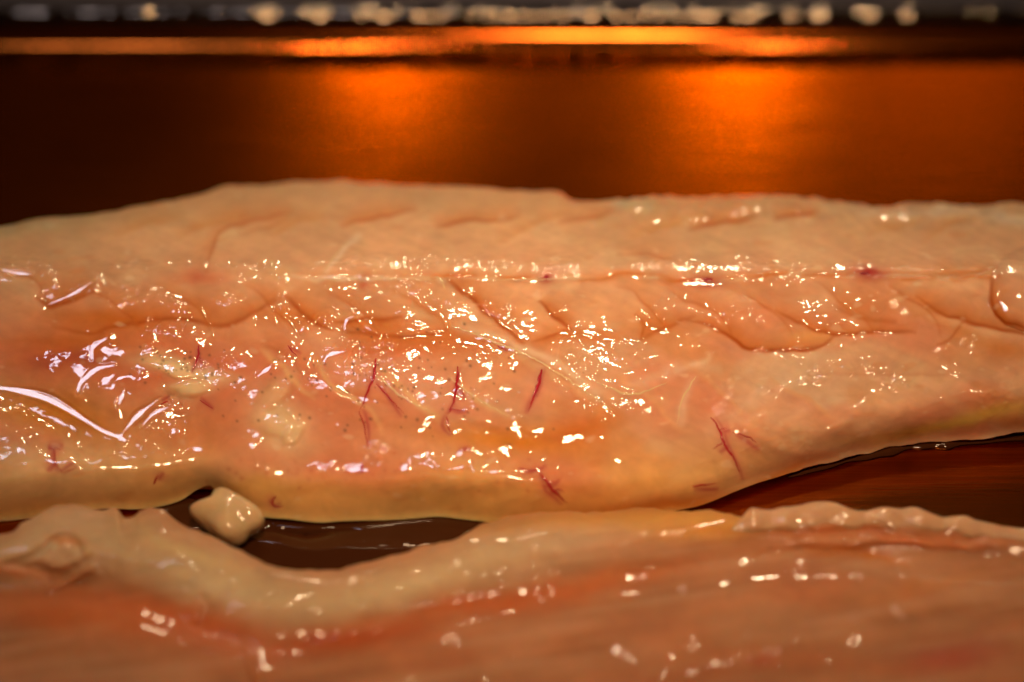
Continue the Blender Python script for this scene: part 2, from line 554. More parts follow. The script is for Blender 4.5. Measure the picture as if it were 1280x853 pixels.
# --- flake edges: the muscle blocks overlap like shingles along the slope
CREASES = [
    # pts, depth mm, width px, step mm, colour strength
    ([(545, 350), (575, 372), (610, 400), (655, 432)], .55, 5.5, .45, .9),
    ([(650, 440), (690, 470), (725, 505)], .1, 4, .1, .3),
    ([(672, 378), (690, 400), (716, 418)], .45, 5, .4, .85),
    ([(716, 418), (690, 424), (662, 430)], .20, 4, .15, .5),
    ([(860, 400), (900, 414), (940, 432), (985, 438), (1020, 436), (1042, 418)], .55, 4.5, .5, .95),
    ([(966, 390), (1000, 408), (1035, 418), (1090, 416), (1145, 418)], .40, 4, .35, .8),
    ([(1142, 372), (1175, 392), (1210, 400), (1260, 412), (1300, 420)], .45, 5, .4, .8),
    ([(1235, 345), (1240, 375), (1252, 398), (1290, 412)], .35, 4, .0, .9),
    ([(790, 395), (805, 412), (800, 430)], .25, 4, .2, .55),
    ([(800, 430), (850, 405), (870, 392)], .2, 6, .1, .5),
    ([(360, 368), (385, 392), (418, 410)], .4, 6, .35, .8),
    ([(418, 400), (470, 398), (505, 392)], .35, 5, -.25, .8),
    ([(430, 414), (500, 416), (560, 410)], .3, 5, -.2, .7),
    ([(40, 372), (60, 385), (95, 374), (120, 366)], .4, 6, .3, .8),
    ([(60, 408), (110, 420), (150, 412), (215, 402), (300, 402), (362, 370)], .4, 6, .35, .75),
    ([(0, 345), (40, 350), (60, 380)], .2, 5, .2, .4),
    ([(258, 345), (266, 300), (285, 282), (340, 270), (380, 262)], .25, 4, .25, .5),
    ([(290, 290), (330, 284), (370, 270)], .15, 3, .1, .3),
    ([(425, 285), (480, 270), (530, 262)], .25, 4, .2, .65),
    ([(545, 288), (590, 275), (650, 265)], .25, 4, .2, .65),
    ([(690, 282), (740, 276), (770, 262)], .2, 4, .15, .45),
    ([(860, 282), (900, 275), (935, 271), (945, 266)], .25, 4, .2, .7),
    ([(965, 277), (1005, 274), (1022, 264)], .25, 4, .2, .75),
    ([(770, 322), (810, 318), (850, 322)], .1, 6, .1, .3),
    ([(1040, 380), (1080, 400), (1120, 404)], .1, 8, .1, .4),
    ([(1175, 345), (1215, 345), (1242, 335)], .25, 4, .15, .6),
    ([(1210, 395), (1190, 420), (1172, 430)], .2, 4, .1, .4),
    ([(0, 430), (40, 428), (85, 440), (60, 470)], .2, 9, .1, .2),
    ([(420, 488), (450, 500), (500, 505)], .1, 4, .08, .2),
    ([(330, 430), (355, 445), (380, 470)], .15, 5, .12, .3),
    ([(1010, 470), (1100, 462), (1190, 468)], .15, 5, .15, .15),
    ([(960, 540), (1010, 500), (1080, 490)], .2, 6, .2, .1),
]
for pts, dep, w, st, cs in CREASES:
    ridge(Z, pts, w * 1.15, -0.20 * dep, 0.6)
    if st:
        step(Z, pts, 5, 34, 0.3 * st, 0.7)
CHEV = [[(u_, 352 + (u_ % 7)), (u_ + 30, 372), (u_ + 58 + u_ % 13, 398), (u_ + 82, 424)] for u_ in (95, 190, 300, 405, 480, 760, 830, 905, 1010, 1100)]
CHEV_UP = [[(u_, 292 + u_ % 9), (u_ + 45, 280), (u_ + 88 + u_ % 17, 268)] for u_ in (140, 215, 330, 620, 780, 1075, 1150)]
for s_ in CHEV:
    step(Z, s_, 6, 36, 0.22, 0.8)
    ridge(Z, s_, 6, -0.10, 0.8)
for s_ in CHEV_UP:
    step(Z, s_, 6, 30, 0.16, 0.8)
for s_ in [[(385, 440), (420, 485), (462, 520)], [(470, 455), (505, 485), (548, 520)], [(640, 445), (690, 478), (745, 505)], [(770, 470), (812, 500), (850, 540)], [(850, 455), (890, 480), (930, 520)]]:
    step(Z, s_, 4, 30, 0.13, 0.6)
# lateral line
LAT = [(350, 344), (430, 347), (520, 350), (600, 351), (680, 348), (760, 348), (850, 349), (950, 349), (1040, 346), (1120, 343), (1200, 346), (1250, 340)]
ridge(Z, LAT, 3.5, -0.12, 0.25)
step(Z, LAT, 5, 30, 0.07, 0.25)
# ragged top edge on the right (torn tissue)
rag = np.clip((UU - 690) / 30, 0, 1) * np.exp(-((T - 0.03) / 0.06) ** 2)
Z += rag * (0.16 * n8 + 0.09 * n4)
Z += 0.12 * np.exp(-((T - 0.02) / 0.05) ** 2) * n20
# fold of membrane around the middle
ridge(Z, [(432, 412), (440, 400), (470, 408), (500, 425)], 7, .16)
ridge(Z, [(560, 405), (590, 416), (640, 432), (655, 444)], 8, .14)
ridge(Z, [(690, 470), (700, 440), (690, 428)], 6, .10)
ridge(Z, [(745, 478), (790, 490), (832, 478), (830, 470)], 8, .13)
ridge(Z, [(745, 478), (800, 465), (870, 462)], 8, .1)
ridge(Z, [(520, 520), (570, 520), (640, 528), (700, 540), (760, 532)], 10, .12)
ridge(Z, [(1010, 563), (1030, 545), (1060, 520), (1100, 505)], 9, .14)
ridge(Z, [(900, 520), (950, 540), (1000, 565), (1060, 566)], 9, .14)
FLAKES = [(348, 488, 30, 12, -40, .30), (338, 532, 24, 17, 20, .35), (362, 545, 16, 11, -50, .30), (214, 462, 36, 8, 12, .22), (238, 488, 28, 11, -5, .25)]
# wet streaks at the left: thin folds of film that catch the window
STREAKS = [([(-20, 483), (20, 488), (60, 498), (95, 518), (130, 540), (158, 550)], 4.2), ([(150, 546), (172, 520), (200, 498)], 3.4), ([(178, 534), (192, 518), (212, 508)], 2.8),
           ([(96, 494), (104, 476), (122, 461), (144, 456)], 3.0), ([(114, 450), (117, 434), (134, 424)], 2.8), ([(146, 508), (156, 488)], 2.6), ([(322, 470), (340, 458)], 2.6),
           ([(402, 455), (412, 444), (432, 440)], 2.8), ([(430, 414), (433, 402), (444, 395)], 2.6), ([(126, 482), (142, 470)], 4.0), ([(60, 380), (90, 368), (118, 352)], 2.2),
           ([(214, 498), (226, 508)], 3.4), ([(2, 338), (40, 344)], 3.0), ([(212, 545), (220, 535)], 2.6)]
for (u, v, ru, rv, a, h) in FLAKES:
    Z += h * blobm(u, v, ru, rv, a, True, 2.5)
# --- grain of the wet surface: strongest where the photograph sparkles
G = 0.10 + 0 * Z
for (u, v, ru, rv, a, g) in [(60, 372, 120, 34, 0, .8), (190, 385, 130, 38, 4, 1.0), (330, 370, 90, 28, -5, .8), (470, 380, 110, 34, 0, 1.0), (600, 395, 60, 30, 10, .5),
                             (640, 500, 160, 40, 8, .9), (480, 455, 110, 40, 10, .7), (820, 470, 120, 40, 8, .8), (930, 505, 110, 40, 0, 1.0), (1080, 480, 140, 45, -5, .9),
                             (1240, 470, 70, 60, 0, 1.0), (990, 550, 90, 24, -10, .8), (460, 575, 40, 20, 0, .8), (345, 500, 40, 40, 0, .8), (250, 515, 60, 30, 0, .5),
                             (720, 400, 160, 36, 0, .35), (1000, 380, 250, 40, 0, .22), (900, 440, 60, 20, 0, .6), (300, 590, 70, 20, 0, .4), (1180, 262, 130, 10, 2, 1.0), (250, 440, 90, 25, 0, .6),
                             (30, 600, 80, 30, 0, .2), (1150, 540, 120, 14, -6, .6), (330, 280, 120, 40, 0, .12), (620, 260, 260, 16, 0, .25)]:
    G = np.maximum(G, g * blobm(u, v, ru, rv, a))
G *= np.where(UU > 880, 1.0, np.clip((VV - 318) / 25, 0.1, 1)) 
CREST = np.exp(-((VV - 336) / 17) ** 2) * np.clip(0.42 + 0.35 * noise(18, 10, 32), 0.16, 1.0)
G *= np.clip(0.12 + 0.75 * noise(13, 8, 31), 0, 1.4)
Z += G * (0.006 * n4 + 0.022 * n8)
scatter(Z, np.where((T > 0.02) & (T < 0.93), G - 0.12, 0), 700, 61, 1.8, 3.4, 0.12)
scatter(Z, np.where((T > 0.2) & (T < 0.95), 0.2, 0), 150, 62, 1.8, 2.8, 0.15)
Z += 0.006 * fib * np.clip(1 - T * 1.2, 0, 1) + 0.004 * fib2

# --- smooth little cords of juice at the left lie at the slope that mirrors the window
kf = np.exp(-0.5 * (np.arange(-15, 16) / 5.0) ** 2); kf /= kf.sum()
CALM = np.ones_like(Z)


def smooth2(z):
    z = np.apply_along_axis(lambda a: np.convolve(np.pad(a, 15, mode='edge'), kf, 'valid'), 0, z)
    return np.apply_along_axis(lambda a: np.convolve(np.pad(a, 15, mode='edge'), kf, 'valid'), 1, z)


def win_slope(u, v, z):
    """Slopes (mm per pixel along u and v) that make the surface mirror the window into the lens."""
    z = np.asarray(z) * MM
    X = world(u, v, z)
    h = (CAM - X) / np.linalg.norm(CAM - X, axis=-1)[..., None] + (WIN - X) / np.linalg.norm(WIN - X, axis=-1)[..., None]
    dz = ((world(u, v, z + MM) - X) * h).sum(-1)
    du = ((world(np.asarray(u) + 1.0, v, z) - X) * h).sum(-1)
    dv = ((world(u, np.asarray(v) + 1.0, z) - X) * h).sum(-1)
    return -du / dz, -dv / dz


for s, w in STREAKS[::-1] * 3:                         # repeated, since neighbours disturb each other
    p = spline(s, 20)
    p = p[np.concatenate([[True], np.linalg.norm(np.diff(p, axis=0), axis=1) > 1e-6])]
    pad = 60
    i0, i1 = int(max(0, p[:, 0].min() - U0 - pad)), int(p[:, 0].max() - U0 + pad)
    j0, j1 = int(p[:, 1].min() - V0 - pad), int(p[:, 1].max() - V0 + pad)
    sub = (slice(j0, j1), slice(i0, i1))
    zs = smooth2(Z[sub])
    gv, gu = np.gradient(zs)
    ii, jj = np.clip((p[:, 0] - U0).astype(int) - i0, 0, i1 - i0 - 1), (p[:, 1] - V0).astype(int) - j0
    tu, tv = win_slope(p[:, 0], p[:, 1], zs[jj, ii])
    e = np.gradient(p, axis=0)
    D = np.cumsum((tu - gu[jj, ii]) * e[:, 0] + (tv - gv[jj, ii]) * e[:, 1])
    D -= D.mean()
    Lp = np.concatenate([[0], np.cumsum(np.linalg.norm(np.diff(p, axis=0), axis=1))])
    Lp /= Lp[-1]
    e /= np.linalg.norm(e, axis=1)[:, None]
    sl, d, sd, par = field(s, 50, False)
    Z[sl] += np.interp(par, Lp, D) * np.exp(-(d / 11.0) ** 2)
    zs = smooth2(Z[sub])
    gv, gu = np.gradient(zs)
    full = np.zeros_like(Z); full[sub] = zs
    fgu = np.zeros_like(Z); fgu[sub] = gu
    fgv = np.zeros_like(Z); fgv[sub] = gv
    ex, ey = np.interp(par, Lp, e[:, 0]), np.interp(par, Lp, e[:, 1])
    tu, tv = win_slope(UU[sl], VV[sl], full[sl])
    dl = ((tu - fgu[sl]) * -ey + (tv - fgv[sl]) * ex) * d * sd
    ww = 1.25 * w * (0.45 + 0.55 * taper(par, 0.5)) * (1 + 0.25 * np.sin(par * 9 + w))
    m = np.exp(-(d / ww) ** 4)
    Z[sl] = Z[sl] * (1 - m) + (full[sl] + dl) * m
    CALM[sl] = np.minimum(CALM[sl], 1 - np.exp(-(d / (ww + 1.5)) ** 4))
    G[sl] *= CALM[sl]

# --- pigment
FLESH = np.array([0.66, 0.370, 0.215])
Cc = np.ones((CH, CW, 3)) * FLESH
Cc *= (1 + 0.05 * n20 + 0.04 * n40)[..., None]
Cc *= (1 + 0.03 * fib)[..., None]
ORANGE, DEEP, PINK, CREAM, YEL = (0.56, 0.15, 0.012), (0.34, 0.055, 0.005), (0.62, 0.185, 0.095), (0.78, 0.60, 0.36), (0.80, 0.45, 0.135)
mixc(Cc, ALL, 0.5 * np.clip(noise(30, 20, 71) - 0.2, 0, 1) * np.clip((T - .25) * 4, 0, 1), PINK)
mixc(Cc, ALL, 0.5 * np.clip(noise(40, 14, 72, 0.3) - 0.4, 0, 1) * np.clip((T - .25) * 4, 0, 1), (0.62, 0.24, 0.05))
mixc(Cc, ALL, 0.35 * np.clip(noise(18, 9, 73) - 0.5, 0, 1), (0.72, 0.52, 0.32))
mixc(Cc, ALL, 0.6 * np.clip(1 - T / 0.25, 0, 1), (0.56, 0.38, 0.20))           # paler cut edge at the back
mixc(Cc, ALL, 0.75 * np.exp(-((T - 0.95) / 0.13) ** 2) * np.clip((1010 - UU) / 150, 0, 1), YEL)
for (u, v, ru, rv, ang, rgb, a) in [
        (300, 470, 210, 60, 6, PINK, .7), (180, 460, 150, 50, 4, (0.60, 0.16, 0.06), .5), (120, 400, 140, 30, 0, (0.60, 0.20, 0.07), .35), (520, 480, 150, 50, 6, (0.70, 0.36, 0.24), .45), (60, 450, 90, 30, 0, (0.52, 0.13, 0.05), .65), (90, 450, 50, 10, -3, (0.36, .06, .04), .6),
        (70, 520, 120, 30, 12, (0.62, 0.24, 0.04), .75), (40, 600, 120, 30, 0, CREAM, .45), (240, 540, 80, 26, 0, (0.62, 0.24, 0.10), .6), (270, 590, 60, 22, 0, CREAM, .4),
        (400, 540, 120, 40, 10, PINK, .35), (360, 580, 110, 24, 0, PINK, .5), (640, 548, 95, 20, 3, (0.66, 0.24, 0.025), .9), (720, 535, 60, 14, -15, ORANGE, .6),
        (700, 590, 60, 22, 10, PINK, .5), (470, 585, 70, 22, 0, PINK, .45), (140, 405, 70, 12, 5, ORANGE, .6), (100, 430, 80, 16, 0, ORANGE, .5), (360, 395, 60, 14, 0, ORANGE, .5),
        (560, 420, 110, 14, 6, ORANGE, .45), (700, 425, 70, 10, 0, ORANGE, .4), (930, 385, 90, 30, 10, PINK, .3), (1100, 370, 100, 24, 5, PINK, .22), (860, 410, 60, 16, 0, ORANGE, .3),
        (870, 500, 90, 40, 20, PINK, .4), (1010, 425, 30, 10, 0, YEL, .6), (250, 350, 30, 10, 0, PINK, .5), (840, 630, 120, 12, -6, ORANGE, .6), (960, 595, 80, 10, -18, ORANGE, .6),
        (1190, 530, 110, 8, -8, (0.72, 0.50, 0.10), .6), (510, 432, 60, 8, 0, (0.62, .16, .05), .5), (450, 440, 30, 8, 0, (0.62, .16, .05), .5), (350, 535, 45, 30, 60, CREAM, .55),
        (230, 462, 60, 10, 12, CREAM, .7), (235, 488, 30, 12, -10, CREAM, .7), (1000, 460, 110, 40, 0, (0.66, .48, .34), .4), (30, 285, 120, 12, -8, (0.42, .36, .20), .5), (780, 255, 60, 7, 0, (0.48, .44, .30), .6),
        (1250, 440, 60, 20, 0, ORANGE, .35), (740, 420, 40, 8, 0, ORANGE, .4), (320, 610, 100, 14, 5, (0.66, .36, .10), .5)]:
    blob(Cc, u, v, ru, rv, rgb, min(1.0, a * 1.35), ang)
for (u, v, ru, rv, ang, h) in FLAKES:
    blob(Cc, u, v, ru, rv, (0.78, 0.58, 0.35), .55, ang, 1.5)
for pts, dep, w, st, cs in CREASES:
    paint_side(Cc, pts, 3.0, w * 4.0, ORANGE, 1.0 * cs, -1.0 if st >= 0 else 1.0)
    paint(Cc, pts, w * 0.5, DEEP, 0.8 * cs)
paint(Cc, LAT, 7, ORANGE, 0.35, 0.2)
paint(Cc, LAT, 2.2, (0.72, 0.56, 0.36), 0.5, 0.2)
for (u, w) in [(560, 30), (640, 24), (760, 40), (850, 30), (960, 26), (1030, 30), (1150, 30), (1220, 26)]:
    paint(Cc, [(u - w, 350), (u, 348), (u + w, 346)], 3.5, ORANGE, 0.8)
for (u, v, ru, rv, a) in [(462, 350, 8, 9, .6), (683, 347, 7, 7, .8), (884, 350, 17, 6, .95), (1081, 343, 18, 6, .95), (1081, 343, 34, 12, .35), (884, 350, 30, 12, .35), (683, 347, 18, 14, .3), (245, 350, 12, 10, .3)]:
    blob(Cc, u, v, ru, rv, (0.36, 0.010, 0.018), a)
# pale membranes
for pts, w, a in [([(1000, 470), (960, 490), (910, 520), (870, 540)], 12, .3), ([(870, 470), (850, 500), (845, 530)], 5, .35), ([(1060, 490), (1010, 500), (960, 530)], 14, .25), ([(780, 490), (830, 470), (900, 455)], 8, .3),
                  ([(405, 340), (425, 310), (450, 295)], 3.5, .6), ([(365, 345), (430, 346), (500, 348)], 3, .5), ([(560, 405), (660, 440), (750, 500)], 5, .5), ([(840, 470), (880, 450), (880, 440)], 4, .4)]:
    paint(Cc, pts, w, (0.80, 0.64, 0.48), a)
blob(Cc, 1190, 266, 130, 8, (0.70, 0.62, 0.48), .7, 2)
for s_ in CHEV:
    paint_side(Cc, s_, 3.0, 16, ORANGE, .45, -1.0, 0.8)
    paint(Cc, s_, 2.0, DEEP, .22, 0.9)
for s_ in CHEV_UP:
    paint_side(Cc, s_, 3.0, 14, (0.60, 0.24, 0.05), .5, -1.0, 0.8)
SEPTA = [[(385, 440), (420, 485), (462, 520), (480, 545)], [(470, 455), (505, 485), (548, 520), (566, 545)], [(330, 430), (352, 462), (395, 500)], [(560, 470), (600, 497), (648, 524)], [(640, 445), (690, 478), (745, 505)], [(770, 470), (812, 500), (850, 540)], [(850, 455), (890, 480), (930, 520)], [(960, 470), (1010, 500), (1050, 530)]]
for s_ in SEPTA:                                        # pale sheets between the muscle blocks
    paint_side(Cc, s_, 2.5, 26, (0.64, 0.20, 0.10), .45, 1.0)
    paint(Cc, s_, 3.6, (0.76, 0.50, 0.24), .60 if s_[0][0] < 600 else .3, 0.5)
# minute dark pigment specks in the thin lining
rng = np.random.default_rng(21)
for k in range(150):
    u, v = rng.normal(480, 110), rng.normal(482, 32)
    if k % 4 == 0:
        u, v = rng.normal(235, 30), rng.normal(455, 14)
    r = rng.uniform(0.9, 2.0)
    i, j = int(u - U0), int(v - V0)
    sl = (slice(j - 6, j + 7), slice(i - 6, i + 7))
    mixc(Cc, sl, 0.8 * np.exp(-((UU[sl] - u) ** 2 + (VV[sl] - v) ** 2) / r ** 2), (0.09, 0.05, 0.03))
# spots and halos of blood round the vessels are pigment of the flesh; the vessels themselves are parts
VESSELS = [
    ([(470, 448), (467, 470), (459, 492), (449, 514)], 3.2, 1.3), ([(470, 480), (485, 495), (506, 518)], 1.6, .8), ([(572, 458), (571, 480), (567, 502), (558, 522)], 3.0, 1.4),
    ([(558, 520), (560, 535), (567, 545)], 1.8, 1.0), ([(677, 462), (672, 482), (665, 500), (660, 516)], 4.2, 1.2), ([(248, 432), (247, 445), (240, 466)], 2.6, 1.2),
    ([(674, 590), (684, 603), (692, 613), (710, 630)], 3.0, .8), ([(648, 586), (660, 588), (674, 586), (684, 580)], 1.5, .8), ([(888, 522), (900, 538), (904, 552), (916, 570), (925, 593)], 2.8, 1.2),
    ([(904, 552), (890, 562)], 1.3, .7), ([(916, 540), (935, 546), (948, 556)], 1.6, .8), ([(560, 512), (580, 512), (590, 511)], 1.2, .7), ([(60, 560), (68, 562), (70, 580), (80, 592)], 1.5, .9),
    ([(60, 562), (80, 561)], 1.2, .7), ([(453, 580), (453, 592)], 2.4, 1.2), ([(572, 565), (590, 560)], 2.2, 1.0), ([(345, 620), (340, 628), (346, 634), (356, 632)], 1.4, .8),
    ([(360, 432), (372, 446)], 1.8, .8), ([(865, 608), (896, 604)], 1.4, .7), ([(192, 605), (198, 592)], 1.8, .9), ([(622, 432), (634, 440)], 1.8, .8), ([(200, 506), (212, 500)], 1.8, .9), ([(250, 500), (268, 512)], 1.2, .7),
    ([(684, 603), (696, 602), (704, 594)], 1.0, .5), ([(692, 613), (700, 612), (706, 616)], .9, .5), ([(449, 514), (456, 534), (460, 560)], 1.2, .8), ([(571, 480), (580, 494), (584, 500)], .9, .5), ([(900, 538), (910, 534)], .9, .5), ([(70, 580), (62, 590)], .9, .5), ([(80, 592), (92, 586), (100, 580)], .9, .5), ([(247, 445), (256, 452)], .9, .5)]
for pts, r0, r1 in VESSELS:
    paint(Cc, pts, 9, (0.60, 0.16, 0.11), .35)
    paint(Cc, pts, 2.5, (0.40, 0.03, 0.05), .6)
for k in range(60):   # faint petechiae
    u, v = rng.uniform(250, 720), rng.normal(590, 14)
    blobr = rng.uniform(1.5, 3)
    i, j = int(u - U0), int(v - V0)
    sl = (slice(j - 9, j + 10), slice(i - 9, i + 10))
    mixc(Cc, sl, rng.uniform(.1, .45) * np.exp(-((WU[sl] - u) ** 2 + (WV[sl] - v) ** 2) / blobr ** 2), (0.48, 0.10, 0.06))
Cc *= (1 + 0.012 * n4 + 0.016 * n8)[..., None]
mixc(Cc, ALL, 0.3 * np.clip(noise(5, 3, 91) - 1.9, 0, 1), (0.80, 0.62, 0.42))
mixc(Cc, ALL, 0.25 * np.clip(noise(9, 3.5, 92, -0.2) - 1.7, 0, 1), (0.58, 0.20, 0.05))
Cc = np.clip(Cc, 0.004, 0.9)

ENDW = np.clip(np.minimum(UU - U0 - 6, U1 - 8 - UU) / 110.0, 0.02, 1) ** 0.6


def fillet_mesh(name, Zc, Cc, Gc, vt, vb, R, mat, parent, back=0.45, tuck=0.0015):
    ts = np.linspace(0, 1, R)
    vv = vt[None] + (vb - vt)[None] * ts[:, None]
    uu = np.broadcast_to(us[None], vv.shape)
    z = np.maximum(bilin(Zc, uu, vv), 0.25) * bilin(ENDW, uu, vv)
    P = world(uu, vv, z * MM)
    C = bilin(Cc, uu, vv)
    g = bilin(Gc, uu, vv)
    g = np.vstack([np.repeat(g[:1], 16, 0), g, np.repeat(g[-1:], 3, 0)])
    rows, cols = [], []
    p0 = P[0]
    for s in np.linspace(1, 0, 16, endpoint=False):          # far side falls to the tray
        q = p0.copy()
        q[:, 2] = p0[:, 2] * (1 - s) + 0.00005
        q[:, 1] = p0[:, 1] + back * p0[:, 2] * (1 - (1 - s) ** 1.8)
        rows.append(q); cols.append(C[0])
    nb = len(rows)
    rows = rows + [P[k] for k in range(R)]
    cols = cols + [C[k] for k in range(R)]
    pl = P[-1]
    for s in (0.35, 0.7, 1.0):                              # near edge tucks under
        q = pl.copy()
        q[:, 2] = pl[:, 2] * (1 - s) + 0.00005
        q[:, 1] = pl[:, 1] + tuck * s
        rows.append(q); cols.append(C[-1])
    A = np.array(rows)
    return link_mesh(name, A.reshape(-1, 3), grid_faces(A.shape[0], A.shape[1], True), mat, parent, np.array(cols).reshape(-1, 3), g.ravel())


fillet = tag(empty('fish_fillet', tuple(world(640, 500, 0))),
             'larger sharp pinkish fillet at the back with red blood vessels along its belly side', 'fish fillet', 'raw fish fillets on the tray')
fillet.location = (0, 0, 0)
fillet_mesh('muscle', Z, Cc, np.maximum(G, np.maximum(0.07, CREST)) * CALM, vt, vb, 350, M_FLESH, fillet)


def tube(name, pts, r0, r1, Zc, mat, parent, sink=0.6, flat=1.0, seed=0, n=8, lump=0.12, step_px=4.0, swell=None):
    """A tapering cord laid along the surface; radii in photo pixels."""
    p = spline(pts, 12)
    L = np.concatenate([[0], np.cumsum(np.linalg.norm(np.diff(p, axis=0), axis=1))])
    m_ = max(5, int(L[-1] / step_px))
    s = np.linspace(0, L[-1], m_)
    p = np.stack([np.interp(s, L, p[:, 0]), np.interp(s, L, p[:, 1])], 1)
    rng = np.random.default_rng(seed + 100)
    p[1:-1] += rng.normal(0, 0.5, (m_ - 2, 2))
    px = DIST * K
    q = s / L[-1]
    r = (r0 + (r1 - r0) * q) * (1 + rng.normal(0, lump, m_))
    if swell is not None:
        r = r * np.interp(q, *swell)
    r = r * (0.10 + 0.90 * np.sin(math.pi * np.clip(q * 0.97 + 0.03, 0, 1)) ** 0.6) * px
    zc = bilin(Zc, p[:, 0], p[:, 1]) * MM
    P = world(p[:, 0], p[:, 1], zc)
    P[:, 2] -= sink * r * flat
    d = np.gradient(P, axis=0)
    d /= np.linalg.norm(d, axis=1)[:, None]
    up = np.tile([0, -0.2, 1.0], (m_, 1))
    sd = np.cross(d, up)
    sd /= np.linalg.norm(sd, axis=1)[:, None]
    up = np.cross(sd, d)
    a = np.linspace(0, 2 * math.pi, n, endpoint=False)
    V = P[:, None] + (r[:, None, None] * (np.cos(a)[None, :, None] * sd[:, None] + flat * np.sin(a)[None, :, None] * up[:, None]))
    return link_mesh(name, V.reshape(-1, 3), grid_faces(m_, n, False, True)[:, ::-1], mat, parent)


for k, (pts, r0, r1) in enumerate(VESSELS):
    tube('blood_vessel', pts, r0 * 1.0, r1 * 0.7, Z, M_VEIN, fillet, sink=0.72, seed=k)
SINEWS = [([(562, 406), (600, 420), (650, 440), (700, 468), (745, 498), (770, 515)], 2.6, 1.4), ([(405, 342), (425, 312), (450, 295)], 1.8, 1.0), ([(362, 346), (430, 347), (500, 349), (550, 351)], 1.5, 1.0),
          ([(600, 351), (660, 350), (740, 349)], 1.3, .9), ([(545, 346), (552, 352), (556, 362)], 3.4, 2.2), ([(338, 326), (342, 338)], 3.6, 2.0), ([(870, 470), (852, 500), (846, 530)], 1.6, 1.0),
          ([(560, 470), (600, 500), (640, 522)], 1.6, 1.0), ([(470, 470), (510, 500), (548, 520)], 1.8, 1.2), ([(745, 478), (790, 492), (834, 478)], 2.0, 1.3)]
for k, (pts, r0, r1) in enumerate(SINEWS):
    tube('sinew', pts, r0 * 1.6, r1 * 1.6, Z, M_STRAND, fillet, sink=0.85, flat=0.4, seed=50 + k)


def frill(name, pts, r0, Zc, mat, parent, seed, swell, n=28, m_=150):
    p = spline(pts, 14)
    L = np.concatenate([[0], np.cumsum(np.linalg.norm(np.diff(p, axis=0), axis=1))])
    q = np.linspace(0, 1, m_)
    p = np.stack([np.interp(q * L[-1], L, p[:, 0]), np.interp(q * L[-1], L, p[:, 1])], 1)
    px = DIST * K
    rng = np.random.default_rng(seed)
    a = np.linspace(0, 2 * math.pi, n, endpoint=False)
    f = np.ones((m_, n))
    for k in range(26):
        fr, ka = rng.uniform(1, 15), rng.integers(-3, 4)
        f += 0.022 * rng.normal() * np.sin(2 * math.pi * fr * q[:, None] + ka * a[None] + rng.uniform(0, 6))
    r = r0 * np.interp(q, *swell) * px * np.sqrt(np.clip(np.minimum(q, 1 - q) * 14, 0.004, 1))
    P = world(p[:, 0], p[:, 1], bilin(Zc, p[:, 0], p[:, 1]) * MM)
    V = P[:, None].repeat(n, 1).copy()
    V[..., 1] += -r[:, None] * f * np.cos(a)[None] * 1.25
    V[..., 2] += r[:, None] * f * np.sin(a)[None] * 0.6
    return link_mesh(name, V.reshape(-1, 3), grid_faces(m_, n, False, True), mat, parent)


def lump(name, u, v, ru, rv, h, ang, Zc, mat, parent, seed, lift=0.0, rough=0.12, nu=36, nv=18, base=None):
    """A soft lump sitting in the surface; ru, rv, h in photo pixels."""
    px = DIST * K
    rng = np.random.default_rng(seed)
    th = np.linspace(0, math.pi, nv)
    ph = np.linspace(0, 2 * math.pi, nu, endpoint=False)
    t2, p2 = np.meshgrid(th, ph, indexing='ij')
    rr = np.ones_like(t2)
    for k in range(9):
        kx, ky = rng.integers(1, 6), rng.integers(1, 6)
        rr += rough * rng.normal() / math.sqrt(max(kx, ky)) * np.sin(t2) * np.sin(kx * p2 + rng.uniform(0, 6)) * np.cos(ky * t2 + rng.uniform(0, 6))
    x, y, z = rr * np.sin(t2) * np.cos(p2), rr * np.sin(t2) * np.sin(p2), rr * np.cos(t2)
    zc = (bilin(Zc, u, v) * MM if base is None else base) + lift * px
    c = world(u, v, zc)
    ca, sa = math.cos(math.radians(ang)), math.sin(math.radians(ang))
    X, Y = x * ru * px, y * rv * px / math.sin(TH)
    V = np.stack([c[0] + X * ca - Y * sa, c[1] + X * sa + Y * ca, c[2] + z * h * px], -1)
    return link_mesh(name, V.reshape(-1, 3), grid_faces(nv, nu, False, True), mat, parent)


for k, (u, v, ru, rv) in enumerate([(884, 350, 9, 2.6), (1081, 343, 8, 2.6), (683, 347, 4, 2.4)]):
    lump('blood_spot', u, v, ru, rv, 2.4, 0, Z, M_CLOT, fillet, 90 + k, lift=-1.5, nu=16, nv=9)

# ------------------------------------------------------------------ the near fillet
TOP2 = [(-230, 700), (-100, 690), (0, 668), (30, 648), (62, 632), (90, 628), (128, 634), (146, 634), (154, 646), (166, 648), (178, 641), (200, 642), (222, 656), (262, 672), (310, 690), (350, 705), (410, 714), (440, 709),
        (480, 698), (530, 684), (580, 666), (630, 652), (690, 640), (760, 638), (850, 634), (905, 636), (930, 642), (1000, 640), (1100, 642), (1200, 655), (1280, 668), (1400, 690), (1510, 700)]
vt2 = interp(TOP2, us) + ragged(22, 2.0, 15) + ragged(9, 1.2, 5) + ragged(4, 0.6, 6)
vb2 = np.full_like(us, 1030.0)
tc = interp(TOP2, UU[0])
D2 = VV - tc[None]
ROLL_LO = [(-230, 760), (0, 735), (80, 728), (130, 738), (200, 762), (260, 788), (310, 806), (380, 806), (450, 790), (520, 768), (600, 742), (700, 726), (800, 712), (900, 700), (1000, 690), (1280, 700), (1510, 730)]
lo = interp(ROLL_LO, UU[0])
q = D2 / np.maximum(lo - tc, 20)[None]
rollh = np.interp(UU[0], [-230, 0, 100, 300, 500, 640, 760, 900, 1510], [6.5, 6.5, 6.6, 5.8, 4.8, 4.8, 5.0, 5.0, 5.0])
